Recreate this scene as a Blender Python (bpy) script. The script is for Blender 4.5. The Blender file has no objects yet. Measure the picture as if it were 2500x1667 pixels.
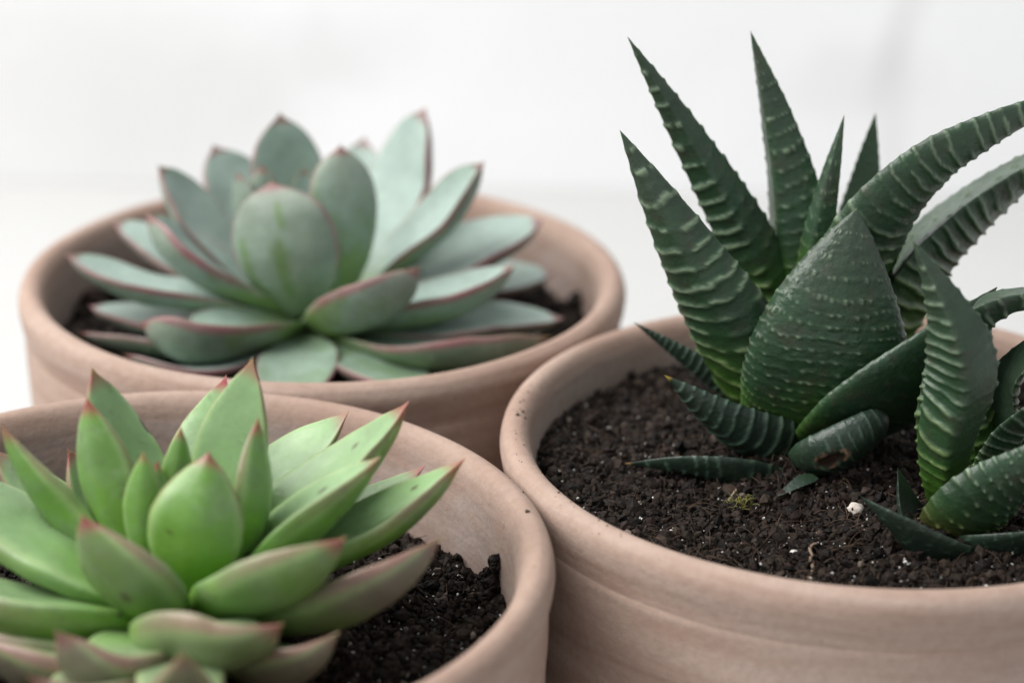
import bpy, math, random
import numpy as np

# ---------------------------------------------------------------- camera, light, exposure
SC = bpy.context.scene
COL = SC.collection
S = 0.055                       # metres per pot radius; lengths below are in pot radii
F_PX, PITCH, CAM_H, ROLL = 5468.46, 0.383646, 2.573123, 0.0151965
W_PX, H_PX = 2500.0, 1667.0
VIEW = 2500.0 / 2352.0          # measurements were taken on a 2352 px wide copy

cam_d = bpy.data.cameras.new('camera')
cam = bpy.data.objects.new('camera', cam_d)
COL.objects.link(cam)
SC.camera = cam
cam_d.sensor_width = 36.0
cam_d.lens = F_PX / W_PX * 36.0
cam_d.clip_start = 0.01
cam_d.clip_end = 20.0
cam_d.dof.use_dof = True
cam_d.dof.focus_distance = 6.02 * S
cam_d.dof.aperture_fstop = 11.0
cam.location = (0, 0, CAM_H * S)
from mathutils import Matrix
cam.rotation_euler = (Matrix.Rotation(math.pi / 2 - PITCH, 3, 'X') @ Matrix.Rotation(ROLL, 3, 'Z')).to_euler()

world = bpy.data.worlds.new('World')
SC.world = world
world.use_nodes = True
bg = world.node_tree.nodes['Background']
bg.inputs['Color'].default_value = (0.93, 0.97, 1.0, 1)
bg.inputs['Strength'].default_value = 0.72


def area(name, loc, target, size, power, color):
    d = bpy.data.lights.new(name, 'AREA')
    d.shape = 'RECTANGLE'
    d.size, d.size_y = size
    d.energy = power
    d.color = color
    o = bpy.data.objects.new(name, d)
    COL.objects.link(o)
    o.location = loc
    from mathutils import Vector
    o.rotation_euler = (Vector(target) - Vector(loc)).to_track_quat('-Z', 'Y').to_euler()
    return o


area('window_light', (-0.75, 0.22, 0.92), (0.10, 0.46, -0.02), (1.0, 1.0), 33.0, (1.0, 0.98, 0.95))

vs = SC.view_settings
vs.view_transform = 'Standard'
vs.look = 'None'
vs.exposure = -0.26
vs.gamma = 1.0
vs.use_curve_mapping = False
SC.cycles.use_denoising = True
SC.cycles.max_bounces = 8
SC.cycles.caustics_reflective = False
SC.cycles.caustics_refractive = False

rng = np.random.default_rng(7)
random.seed(7)

# ---------------------------------------------------------------- helpers
CP, SP = math.cos(PITCH), math.sin(PITCH)
CR, SR = math.cos(ROLL), math.sin(ROLL)


def ray(px, py):
    a, b = px * VIEW - W_PX / 2, py * VIEW - H_PX / 2
    x, y = CR * a + SR * b, -SR * a + CR * b
    x /= F_PX
    y /= F_PX
    return np.array([x, CP - y * SP, -SP - y * CP])


def at(px, py, Y):
    """point seen at a view pixel, at distance Y into the scene (pot radii)"""
    d = ray(px, py)
    return np.array([0, 0, CAM_H]) + d * (Y / d[1])


def atz(px, py, z):
    d = ray(px, py)
    return np.array([0, 0, CAM_H]) + d * ((z - CAM_H) / d[2])


def lattice(n, seed):
    return np.random.default_rng(seed).random((n, n, n))


LAT = lattice(32, 3)


def vnoise(p, scale=1.0, octaves=3, seed=0):
    """value noise 0..1 at points p (...,3)"""
    p = np.asarray(p, float) * scale + seed * 7.31
    out = np.zeros(p.shape[:-1])
    amp, tot = 1.0, 0.0
    for _ in range(octaves):
        i = np.floor(p).astype(int)
        f = p - i
        f = f * f * (3 - 2 * f)
        v = 0
        for dx in (0, 1):
            for dy in (0, 1):
                for dz in (0, 1):
                    w = (f[..., 0] if dx else 1 - f[..., 0]) * (f[..., 1] if dy else 1 - f[..., 1]) * (f[..., 2] if dz else 1 - f[..., 2])
                    v = v + w * LAT[(i[..., 0] + dx) % 32, (i[..., 1] + dy) % 32, (i[..., 2] + dz) % 32]
        out += amp * v
        tot += amp
        amp *= 0.5
        p = p * 2.03 + 11.7
    return out / tot


def smooth(a, b, x):
    t = np.clip((x - a) / (b - a), 0, 1)
    return t * t * (3 - 2 * t)


def mesh_obj(name, verts, faces, mat, parent=None, col=None, origin=None, smooth_shade=True, quads=True, extra=None):
    """verts in pot radii, world; faces an int array (n,3|4) or list"""
    v = np.asarray(verts, float) * S
    o3 = np.zeros(3) if origin is None else np.asarray(origin, float) * S
    v = v - o3
    me = bpy.data.meshes.new(name)
    if isinstance(faces, np.ndarray):
        k = faces.shape[1]
        me.vertices.add(len(v))
        me.vertices.foreach_set('co', v.astype(np.float32).ravel())
        me.loops.add(faces.size)
        me.loops.foreach_set('vertex_index', faces.astype(np.int32).ravel())
        me.polygons.add(len(faces))
        me.polygons.foreach_set('loop_start', np.arange(0, faces.size, k, dtype=np.int32))
        me.update(calc_edges=True)
    else:
        me.from_pydata([tuple(q) for q in v], [], faces)
    me.validate()
    me.polygons.foreach_set('use_smooth', np.full(len(me.polygons), smooth_shade))
    if col is not None:
        a = me.color_attributes.new('Col', 'FLOAT_COLOR', 'POINT')
        c = np.ones((len(v), 4), np.float32)
        c[:, :3] = col
        a.data.foreach_set('color', c.ravel())
    for nm, arr in (extra or {}).items():
        a = me.attributes.new(nm, 'FLOAT', 'POINT')
        a.data.foreach_set('value', np.asarray(arr, np.float32))
    me.materials.append(mat)
    ob = bpy.data.objects.new(name, me)
    COL.objects.link(ob)
    if parent is not None:
        ob.parent = parent
        ob.location = tuple(o3 - np.array(parent['_o'])) if '_o' in parent else tuple(o3)
    else:
        ob.location = tuple(o3)
    return ob


def thing(name, label, cat, origin, group=None):
    o = bpy.data.objects.new(name, None)
    o.empty_display_size = 0.01
    COL.objects.link(o)
    o.location = tuple(np.asarray(origin) * S)
    o['_o'] = [float(q) for q in np.asarray(origin) * S]
    o['label'] = label
    o['category'] = cat
    if group:
        o['group'] = group
    return o


def tag(o, label, cat, group=None, kind=None):
    if label:
        o['label'] = label
    if cat:
        o['category'] = cat
    if group:
        o['group'] = group
    if kind:
        o['kind'] = kind
    return o


# ---------------------------------------------------------------- materials
def new_mat(name):
    m = bpy.data.materials.new(name)
    m.use_nodes = True
    nt = m.node_tree
    return m, nt, nt.nodes['Principled BSDF']


def add(nt, kind, **kw):
    n = nt.nodes.new(kind)
    for k, v in kw.items():
        if k in n.inputs:
            n.inputs[k].default_value = v
        else:
            setattr(n, k, v)
    return n


def mixc(nt, fac, a, b, mode='MIX'):
    n = nt.nodes.new('ShaderNodeMix')
    n.data_type = 'RGBA'
    n.blend_type = mode
    for sock, val in ((n.inputs[0], fac), (n.inputs[6], a), (n.inputs[7], b)):
        if isinstance(val, (int, float)):
            sock.default_value = val
        elif isinstance(val, tuple):
            sock.default_value = val if len(val) == 4 else val + (1,)
        else:
            nt.links.new(val, sock)
    return n.outputs[2]


def ramp(nt, val, a, b, lo=0.0, hi=1.0):
    n = nt.nodes.new('ShaderNodeMapRange')
    n.interpolation_type = 'SMOOTHSTEP'
    nt.links.new(val, n.inputs['Value'])
    n.inputs['From Min'].default_value = a
    n.inputs['From Max'].default_value = b
    n.inputs['To Min'].default_value = lo
    n.inputs['To Max'].default_value = hi
    return n.outputs['Result']


def noise(nt, scale, detail=4.0, rough=0.55, vec=None, dist=0.0):
    n = nt.nodes.new('ShaderNodeTexNoise')
    n.inputs['Scale'].default_value = scale
    n.inputs['Detail'].default_value = detail
    n.inputs['Roughness'].default_value = rough
    n.inputs['Distortion'].default_value = dist
    if vec is not None:
        nt.links.new(vec, n.inputs['Vector'])
    return n.outputs['Fac']


def objcoord(nt, scale=(1, 1, 1)):
    tc = nt.nodes.new('ShaderNodeTexCoord')
    mp = nt.nodes.new('ShaderNodeMapping')
    mp.inputs['Scale'].default_value = scale
    nt.links.new(tc.outputs['Object'], mp.inputs['Vector'])
    return mp.outputs['Vector']


def leaf_material(name, rough, sss, bump, mott, dust, dust_col, spec=0.5, grain=900):
    m, nt, b = new_mat(name)
    at_ = nt.nodes.new('ShaderNodeAttribute')
    at_.attribute_name = 'Col'
    oc = objcoord(nt)
    n1 = noise(nt, 160, 5, 0.6, oc)
    c = mixc(nt, ramp(nt, n1, 0.3, 0.75), at_.outputs['Color'], mixc(nt, 1.0, at_.outputs['Color'], (mott, mott, mott), 'MULTIPLY'))
    n2 = noise(nt, 420, 6, 0.7, oc)
    c = mixc(nt, ramp(nt, n2, 0.52, 0.78, 0, dust), c, dust_col)
    nt.links.new(c, b.inputs['Base Color'])
    n3 = noise(nt, grain, 4, 0.6, oc)
    r = ramp(nt, n1, 0.2, 0.8, rough - 0.08, rough + 0.1)
    nt.links.new(r, b.inputs['Roughness'])
    b.inputs['Specular IOR Level'].default_value = spec
    b.inputs['Subsurface Weight'].default_value = sss
    b.inputs['Subsurface Radius'].default_value = (0.6, 1.0, 0.3)
    b.inputs['Subsurface Scale'].default_value = 0.0022
    bp = nt.nodes.new('ShaderNodeBump')
    bp.inputs['Strength'].default_value = bump
    bp.inputs['Distance'].default_value = 0.0004
    nt.links.new(n3, bp.inputs['Height'])
    nt.links.new(bp.outputs['Normal'], b.inputs['Normal'])
    return m


M_ECHE = leaf_material('waxy_blue_green_leaf', 0.46, 0.15, 0.15, 0.80, 0.25, (0.50, 0.58, 0.54), 0.4)
M_GREEN = leaf_material('fresh_green_leaf', 0.36, 0.18, 0.18, 0.78, 0.16, (0.42, 0.52, 0.34), 0.5)
M_HAW = leaf_material('dark_tubercled_leaf', 0.38, 0.05, 0.35, 0.66, 0.14, (0.12, 0.17, 0.14), 0.5, 1400)


def clay_material():
    m, nt, b = new_mat('unglazed_clay')
    oc = objcoord(nt)
    st = objcoord(nt, (1, 1, 9))
    streak = noise(nt, 28, 5, 0.6, st, 0.4)
    blot = noise(nt, 22, 4, 0.55, oc, 0.6)
    fine = noise(nt, 700, 3, 0.7, oc)
    c = mixc(nt, ramp(nt, streak, 0.3, 0.72), (0.312, 0.212, 0.168), (0.400, 0.295, 0.243))
    c = mixc(nt, ramp(nt, blot, 0.5, 0.75, 0, 0.6), c, (0.265, 0.168, 0.130))
    blot2 = noise(nt, 9, 5, 0.6, st, 1.0)
    c = mixc(nt, ramp(nt, blot2, 0.46, 0.70, 0, 0.7), c, (0.435, 0.340, 0.290))
    # whitish lime bloom on the inner wall
    ins = nt.nodes.new('ShaderNodeAttribute')
    ins.attribute_name = 'inside'
    sw = objcoord(nt, (1, 1, 3))
    lime = noise(nt, 45, 6, 0.65, sw, 2.2)
    mul = nt.nodes.new('ShaderNodeMath')
    mul.operation = 'MULTIPLY'
    nt.links.new(ins.outputs['Fac'], mul.inputs[0])
    nt.links.new(ramp(nt, lime, 0.30, 0.75, 0.05, 0.6), mul.inputs[1])
    c = mixc(nt, mul.outputs[0], c, (0.40, 0.35, 0.335))
    c = mixc(nt, ramp(nt, fine, 0.35, 0.7, 0.0, 0.22), c, (0.21, 0.135, 0.10))
    spk = noise(nt, 520, 2, 0.5, oc)
    c = mixc(nt, ramp(nt, spk, 0.75, 0.78, 0, 0.5), c, (0.10, 0.07, 0.055))
    nt.links.new(c, b.inputs['Base Color'])
    b.inputs['Roughness'].default_value = 0.82
    b.inputs['Specular IOR Level'].default_value = 0.25
    bp = nt.nodes.new('ShaderNodeBump')
    bp.inputs['Strength'].default_value = 0.35
    bp.inputs['Distance'].default_value = 0.0004
    mx = nt.nodes.new('ShaderNodeMath')
    mx.operation = 'ADD'
    nt.links.new(streak, mx.inputs[0])
    nt.links.new(fine, mx.inputs[1])
    nt.links.new(mx.outputs[0], bp.inputs['Height'])
    nt.links.new(bp.outputs['Normal'], b.inputs['Normal'])
    return m


M_CLAY = clay_material()


def attr_material(name, rough, spec=0.5, sss=0.0, bump=0.0, scale=800):
    m, nt, b = new_mat(name)
    a = nt.nodes.new('ShaderNodeAttribute')
    a.attribute_name = 'Col'
    oc = objcoord(nt)
    n = noise(nt, scale, 4, 0.65, oc)
    c = mixc(nt, ramp(nt, n, 0.3, 0.75, 0.0, 0.55), a.outputs['Color'], mixc(nt, 1.0, a.outputs['Color'], (0.45, 0.42, 0.4), 'MULTIPLY'))
    nt.links.new(c, b.inputs['Base Color'])
    nt.links.new(ramp(nt, n, 0.3, 0.7, rough - 0.12, rough + 0.12), b.inputs['Roughness'])
    b.inputs['Specular IOR Level'].default_value = spec
    if sss:
        b.inputs['Subsurface Weight'].default_value = sss
        b.inputs['Subsurface Scale'].default_value = 0.001
    if bump:
        bp = nt.nodes.new('ShaderNodeBump')
        bp.inputs['Strength'].default_value = bump
        bp.inputs['Distance'].default_value = 0.0003
        nt.links.new(n, bp.inputs['Height'])
        nt.links.new(bp.outputs['Normal'], b.inputs['Normal'])
    return m


M_SOIL = attr_material('potting_soil', 0.72, 0.18, 0, 0.5, 1500)
M_PERL = attr_material('perlite', 0.7, 0.4, 0.2, 0.6, 1200)
M_MOSS = attr_material('moss', 0.6, 0.3)
M_STEM = attr_material('dry_stem', 0.75, 0.3, 0, 0.5)


def wall_material(name, base, stain, marks):
    m, nt, b = new_mat(name)
    oc = objcoord(nt)
    n1 = noise(nt, 5.0, 5, 0.6, oc, 0.8)
    n2 = noise(nt, 16.0, 5, 0.6, oc, 0.5)
    c = mixc(nt, ramp(nt, n1, 0.45, 0.8, 0, 0.5), base, stain)
    c = mixc(nt, ramp(nt, n2, 0.5, 0.85, 0, 0.35), c, stain)
    sep = nt.nodes.new('ShaderNodeSeparateXYZ')
    tc = nt.nodes.new('ShaderNodeTexCoord')
    nt.links.new(tc.outputs['Object'], sep.inputs[0])
    for (cx, cz, rx, rz, slope, amt) in marks:      # old smudges on the plaster: soft ellipses; top-left one also holds painted shade
        def mth(op, a, b_):
            n = nt.nodes.new('ShaderNodeMath')
            n.operation = op
            for i, q in enumerate((a, b_)):
                if isinstance(q, (int, float)):
                    n.inputs[i].default_value = q
                else:
                    nt.links.new(q, n.inputs[i])
            return n.outputs[0]
        dz = mth('SUBTRACT', sep.outputs['Z'], cz)
        dx = mth('SUBTRACT', sep.outputs['X'], cx)
        dx = mth('SUBTRACT', dx, mth('MULTIPLY', dz, slope))
        dx = mth('ADD', dx, mth('MULTIPLY', mth('SUBTRACT', n2, 0.5), rx * 1.5))
        q = mth('ADD', mth('POWER', mth('ABSOLUTE', mth('DIVIDE', dx, rx), 0), 2.0), mth('POWER', mth('ABSOLUTE', mth('DIVIDE', dz, rz), 0), 2.0))
        c = mixc(nt, ramp(nt, q, 0.0, 1.0, amt, 0.0), c, (0.42, 0.41, 0.40))
    nt.links.new(c, b.inputs['Base Color'])
    b.inputs['Roughness'].default_value = 0.75
    b.inputs['Specular IOR Level'].default_value = 0.2
    bp = nt.nodes.new('ShaderNodeBump')
    bp.inputs['Strength'].default_value = 0.2
    bp.inputs['Distance'].default_value = 0.002
    nt.links.new(n2, bp.inputs['Height'])
    nt.links.new(bp.outputs['Normal'], b.inputs['Normal'])
    return m


# ---------------------------------------------------------------- the setting
POT_H = 1.42
WALL_Y = 12.2


def box(name, lo, hi, mat):
    x0, y0, z0 = lo
    x1, y1, z1 = hi
    v = [(x, y, z) for z in (z0, z1) for y in (y0, y1) for x in (x0, x1)]
    f = [(0, 2, 3, 1), (4, 5, 7, 6), (0, 1, 5, 4), (2, 6, 7, 3), (0, 4, 6, 2), (1, 3, 7, 5)]
    return mesh_obj(name, v, f, mat, smooth_shade=False)


wp = lambda x, y: at(x, y, WALL_Y) * S
marks = []
for (x, y, rx, rz, sl, am) in ((2075, 60, 0.008, 0.035, 0.25, 0.16), (2060, 290, 0.007, 0.05, -0.05, 0.14), (2000, 190, 0.030, 0.016, 0.3, 0.12),
                               (20, 250, 0.13, 0.06, 0.0, 0.22), (330, 190, 0.07, 0.04, 0.0, 0.10), (1250, 60, 0.12, 0.03, 0.0, 0.05)):  # broad top-left smudge also darkens the wall colour against the lamp's brightening there
    p = wp(x, y)
    marks.append((p[0], p[2], rx, rz, sl, am))
M_TABLE = wall_material('white_table_paint', (0.50, 0.50, 0.496), (0.47, 0.47, 0.464), [])
M_WALL = wall_material('white_plaster', (0.85, 0.855, 0.865), (0.78, 0.78, 0.78), marks)
tag(box('tabletop', (-14, -3, -POT_H - 0.6), (14, WALL_Y, -POT_H), M_TABLE), 'white painted tabletop under the three clay pots', None, kind='structure')
tag(box('wall', (-14, WALL_Y + 0.01, -POT_H - 3), (14, WALL_Y + 0.6, 14), M_WALL), 'white plaster wall with faint grey smudges behind the pots', None, kind='structure')

# ---------------------------------------------------------------- pots
POT_A = np.array([-0.62568, 6.97485])
POT_B = np.array([-0.88145, 4.99111])
POT_C = np.array([0.96897, 5.75977])


def revolve(prof, seg, c, wob, seed):
    th = np.linspace(0, 2 * np.pi, seg, endpoint=False)
    prof = np.asarray(prof, float)
    n = len(prof)
    r = prof[:, 0][:, None] * np.ones(seg)[None]
    z = prof[:, 1][:, None] * np.ones(seg)[None]
    ca, sa = np.cos(th), np.sin(th)
    p = np.stack([ca[None] * np.ones((n, 1)), sa[None] * np.ones((n, 1)), z * 0.8], -1)
    nn = vnoise(p, 1.6, 3, seed) - 0.5
    n2 = vnoise(np.stack([p[..., 0] * 1.0, p[..., 1] * 1.0, z * 14], -1), 1.5, 3, seed + 5) - 0.5
    r = r * (1 + wob * nn + 0.006 * n2)
    z = z + wob * 0.6 * (vnoise(p, 2.2, 2, seed + 9) - 0.5)
    v = np.stack([c[0] + r * ca, c[1] + r * sa, z], -1).reshape(-1, 3)
    i = np.arange(n - 1)[:, None] * seg
    j = np.arange(seg)[None]
    j2 = (j + 1) % seg
    f = np.stack([i + j, i + j2, i + seg + j2, i + seg + j], -1).reshape(-1, 4)
    return v, f


def catmull(P, n):
    P = np.asarray(P, float)
    Q = np.vstack([2 * P[0] - P[1], P, 2 * P[-1] - P[-2]])
    out = []
    k = len(P) - 1
    for u in np.linspace(0, k, n):
        i = min(int(u), k - 1)
        t = u - i
        a, b, c, d = Q[i], Q[i + 1], Q[i + 2], Q[i + 3]
        out.append(0.5 * ((2 * b) + (c - a) * t + (2 * a - 5 * b + 4 * c - d) * t * t + (3 * b - a - 3 * c + d) * t ** 3))
    return np.array(out)


def make_pot(label, c, seed):
    root = thing('clay_pot', label, 'pot', (c[0], c[1], -POT_H), 'unglazed clay pots')
    # body: outside wall from the groove under the lip down to the foot, floor, inner wall up again
    outer = catmull([(0.970, -0.10), (0.9825, -0.15), (0.9838, -0.22), (0.972, -0.5), (0.952, -0.9), (0.925, -1.25), (0.90, -1.38), (0.865, -1.415)], 56)
    foot = np.array([(0.60, -1.42), (0.02, -1.42)])
    v, f = revolve(np.vstack([outer, foot]), 224, c, 0.008, seed)
    body = mesh_obj('body', v, f[:, ::-1], M_CLAY, root, origin=(c[0], c[1], -POT_H), extra={'inside': np.zeros(len(v))})
    # rim: rounded lip that continues as the inner wall down to the pot floor
    lip = catmull([(0.972, -0.20), (0.9825, -0.160), (0.988, -0.125), (0.9955, -0.088), (0.999, -0.05), (0.990, -0.018), (0.970, -0.002), (0.952, 0.0), (0.934, -0.008),
                   (0.919, -0.028), (0.908, -0.06), (0.901, -0.11), (0.894, -0.2), (0.882, -0.5), (0.85, -0.9), (0.80, -1.2), (0.70, -1.3), (0.02, -1.3)], 110)
    v, f = revolve(lip, 224, c, 0.008, seed)
    rr = np.repeat(lip[:, 0], 224)
    zz = np.repeat(lip[:, 1], 224)
    ins = smooth(-0.03, -0.10, zz) * (rr < 0.925)
    mesh_obj('rim', v, f[:, ::-1], M_CLAY, root, origin=(c[0], c[1], -POT_H), extra={'inside': ins})
    return root


make_pot('blurred clay pot at the back left holding the blue-green rosette', POT_A, 1)
make_pot('clay pot at the front left holding the bright green rosette', POT_B, 2)
make_pot('clay pot at the right holding the dark ridged spiky succulents', POT_C, 3)

# ---------------------------------------------------------------- soil
PHI = (1 + 5 ** .5) / 2
ICO_V = np.array([(-1, PHI, 0), (1, PHI, 0), (-1, -PHI, 0), (1, -PHI, 0), (0, -1, PHI), (0, 1, PHI), (0, -1, -PHI), (0, 1, -PHI), (PHI, 0, -1), (PHI, 0, 1), (-PHI, 0, -1), (-PHI, 0, 1)], float)
ICO_V /= np.linalg.norm(ICO_V[0])
ICO_F = np.array([(0, 11, 5), (0, 5, 1), (0, 1, 7), (0, 7, 10), (0, 10, 11), (1, 5, 9), (5, 11, 4), (11, 10, 2), (10, 7, 6), (7, 1, 8), (3, 9, 4), (3, 4, 2), (3, 2, 6), (3, 6, 8), (3, 8, 9), (4, 9, 5), (2, 4, 11), (6, 2, 10), (8, 6, 7), (9, 8, 1)])


def rot_mats(n, r):
    q = r.normal(size=(n, 4))
    q /= np.linalg.norm(q, axis=1)[:, None]
    w, x, y, z = q.T
    return np.stack([np.stack([1 - 2 * (y * y + z * z), 2 * (x * y - z * w), 2 * (x * z + y * w)], -1),
                     np.stack([2 * (x * y + z * w), 1 - 2 * (x * x + z * z), 2 * (y * z - x * w)], -1),
                     np.stack([2 * (x * z - y * w), 2 * (y * z + x * w), 1 - 2 * (x * x + y * y)], -1)], -2)


def grains(pos, size, r, squash=0.75):
    n = len(pos)
    sc = size[:, None] * r.uniform(squash, 2.0 - squash, (n, 3))
    v = ICO_V[None] * (1 + r.uniform(-0.28, 0.28, (n, 12, 1)))
    v = v * sc[:, None]
    v = np.einsum('nij,nkj->nki', rot_mats(n, r), v) + pos[:, None]
    f = ICO_F[None] + (np.arange(n) * 12)[:, None, None]
    return v.reshape(-1, 3), f.reshape(-1, 3)


def tube(pts, rad, sides=5):
    pts = np.asarray(pts, float)
    rad = np.broadcast_to(rad, (len(pts),))
    T = np.gradient(pts, axis=0)
    T /= np.linalg.norm(T, axis=1)[:, None] + 1e-9
    a = np.cross(T, [0.3, 0.2, 0.93])
    a /= np.linalg.norm(a, axis=1)[:, None] + 1e-9
    b = np.cross(T, a)
    th = np.linspace(0, 2 * np.pi, sides, endpoint=False)
    v = pts[:, None] + rad[:, None, None] * (np.cos(th)[None, :, None] * a[:, None] + np.sin(th)[None, :, None] * b[:, None])
    n = len(pts)
    i = np.arange(n - 1)[:, None] * sides
    j = np.arange(sides)[None]
    j2 = (j + 1) % sides
    q = np.stack([i + j, i + j2, i + sides + j2, i + sides + j], -1).reshape(-1, 4)
    f = np.vstack([q[:, [0, 1, 2]], q[:, [0, 2, 3]]])
    return v.reshape(-1, 3), f


def soil_height(c, z0, seed, bumps, amp):
    def h(x, y):
        p = np.stack([x, y, np.zeros_like(x)], -1)
        z = z0 + amp * (vnoise(p, 3.2, 3, seed) - 0.5) * 2 + amp * 0.55 * (vnoise(p, 13, 3, seed + 2) - 0.5) * 2
        for (bx, by, br, bh) in bumps:
            z = z + bh * np.exp(-((x - bx) ** 2 + (y - by) ** 2) / br ** 2)
        return z
    return h


def make_soil(label, c, R, h, ngr, gsize, nfib, seed, extra_pts=None):
    r = np.random.default_rng(seed)
    V, F, C = [], [], []
    off = 0

    def put(v, f, col):
        nonlocal off
        V.append(v)
        F.append(f + off)
        C.append(np.broadcast_to(col, (len(v), 3)))
        off += len(v)
    # ground sheet
    nr, nt_ = 70, 160
    rr = np.linspace(0.0, 1, nr) ** 0.7 * R
    rr[0] = 0.002
    th = np.linspace(0, 2 * np.pi, nt_, endpoint=False)
    x = c[0] + rr[:, None] * np.cos(th)
    y = c[1] + rr[:, None] * np.sin(th)
    z = h(x, y) - 0.006
    v = np.stack([x, y, z], -1).reshape(-1, 3)
    i = np.arange(nr - 1)[:, None] * nt_
    j = np.arange(nt_)[None]
    j2 = (j + 1) % nt_
    q = np.stack([i + j, i + nt_ + j, i + nt_ + j2, i + j2], -1).reshape(-1, 4)
    put(v, np.vstack([q[:, [0, 1, 2]], q[:, [0, 2, 3]]]), (0.008, 0.006, 0.005))
    # crumbs
    rad = R * np.sqrt(r.random(ngr)) * 0.995
    ang = r.random(ngr) * 2 * np.pi
    px, py = c[0] + rad * np.cos(ang), c[1] + rad * np.sin(ang)
    size = gsize * np.exp(r.normal(0, 0.6, ngr))
    size = np.clip(size, gsize * 0.3, gsize * 4.0)
    pz = h(px, py) + r.uniform(-0.8, 1.1, ngr) * size + 0.004 * r.random(ngr)
    pos = np.stack([px, py, pz], -1)
    if extra_pts is not None:
        ep, es = extra_pts
        pos = np.vstack([pos, ep])
        size = np.concatenate([size, es])
    n = len(pos)
    t = r.random(n)
    base = np.array([0.0115, 0.0076, 0.0058])[None] * r.uniform(0.25, 2.2, (n, 1)) * (1 + r.normal(0, 0.06, (n, 3)))
    base = np.where((t > 0.82)[:, None], np.array([0.032, 0.022, 0.0165]) * r.uniform(0.5, 1.6, (n, 1)), base)
    base = np.where((t > 0.94)[:, None], np.array([0.15, 0.12, 0.10]) * r.uniform(0.6, 1.4, (n, 1)), base)
    wh = t > 0.945
    base = np.where(wh[:, None], np.array([0.62, 0.60, 0.57]) * r.uniform(0.6, 1.2, (n, 1)), base)
    size = np.where(wh, np.minimum(size, gsize) * 0.85, size)
    v, f = grains(pos, size, r, 0.4)
    put(v, f, np.repeat(base, 12, 0))
    # root fibres
    for k in range(nfib):
        a, q_ = r.random() * 2 * np.pi, R * 0.95 * math.sqrt(r.random())
        x0, y0 = c[0] + q_ * math.cos(a), c[1] + q_ * math.sin(a)
        L = r.uniform(0.02, 0.11)
        d = r.random() * 2 * np.pi
        s = np.linspace(0, 1, 8)
        bend = r.normal(0, 0.25)
        xs = x0 + L * s * math.cos(d) - bend * L * s * s * math.sin(d)
        ys = y0 + L * s * math.sin(d) + bend * L * s * s * math.cos(d)
        zs = h(xs, ys) + 0.012 + 0.02 * r.random() * np.sin(s * np.pi)
        v, f = tube(np.stack([xs, ys, zs], -1), r.uniform(0.0006, 0.0014), 4)
        put(v, f, np.array([0.06, 0.038, 0.026]) * r.uniform(0.4, 1.6))
    o = mesh_obj('potting_soil', np.vstack(V), np.vstack(F), M_SOIL, None, np.vstack(C), origin=(c[0], c[1], float(h(np.array([c[0]]), np.array([c[1]]))[0])), smooth_shade=False)
    tag(o, label, 'soil', kind='stuff')
    return o


HA = soil_height(POT_A, -0.24, 21, [], 0.012)
bB = atz(430, 1400, -0.2)
HB = soil_height(POT_B, -0.29, 22, [(bB[0], bB[1], 0.3, 0.06)], 0.015)
m1, m2 = atz(1850, 1010, -0.1), atz(2200, 1200, -0.1)
m3 = atz(2010, 1230, -0.1)
HC = soil_height(POT_C, -0.135, 23, [(m1[0], m1[1], 0.28, 0.050), (m2[0], m2[1], 0.22, 0.060), (m3[0], m3[1], 0.12, 0.035)], 0.030)
# soil clinging to the inner wall of the front pot
r_ = np.random.default_rng(5)
cl = []
for (px, py, n, sx, top) in ((1128, 1345, 340, 0.028, 0.10), (1060, 1330, 160, 0.03, 0.045), (1100, 1380, 360, 0.07, 0.03)):
    g = atz(px, py + 15, -0.26)
    a0 = math.atan2(g[1] - POT_B[1], g[0] - POT_B[0])
    for k in range(n):
        a = a0 + r_.normal(0, sx * 0.75)
        hh = r_.random() ** 1.3 * top * 1.3 * math.exp(-((a - a0) / sx) ** 2)
        rr = 0.886 - r_.random() * 0.035 * (1 - hh / (top * 1.4))
        cl.append((POT_B[0] + rr * math.cos(a), POT_B[1] + rr * math.sin(a), -0.28 + hh))
cl = np.array(cl)
make_soil('dark soil shaded under the blue-green rosette in the back pot', POT_A, 0.886, HA, 9000, 0.0105, 40, 31)
make_soil('dark crumbly soil in the front left pot clinging to its inner wall', POT_B, 0.886, HB, 48000, 0.0046, 260, 32, (cl, r_.uniform(0.005, 0.012, len(cl))))
make_soil('dark gritty soil with pale specks in the right pot', POT_C, 0.895, HC, 90000, 0.0040, 900, 33)


# ---------------------------------------------------------------- leaves
def prof(tab):
    t = np.array([q[0] for q in tab], float)
    w = np.array([q[1] for q in tab], float)
    # monotone cubic
    d = np.diff(w) / np.diff(t)
    m = np.zeros_like(w)
    m[1:-1] = np.where(d[:-1] * d[1:] > 0, 2 * d[:-1] * d[1:] / (d[:-1] + d[1:] + 1e-12), 0)
    m[0], m[-1] = d[0], d[-1]

    def f(x):
        i = np.clip(np.searchsorted(t, x, side='right') - 1, 0, len(t) - 2)
        h = t[i + 1] - t[i]
        s = (x - t[i]) / h
        return (2 * s ** 3 - 3 * s ** 2 + 1) * w[i] + (s ** 3 - 2 * s ** 2 + s) * h * m[i] + (-2 * s ** 3 + 3 * s ** 2) * w[i + 1] + (s ** 3 - s ** 2) * h * m[i + 1]
    return f


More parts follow.
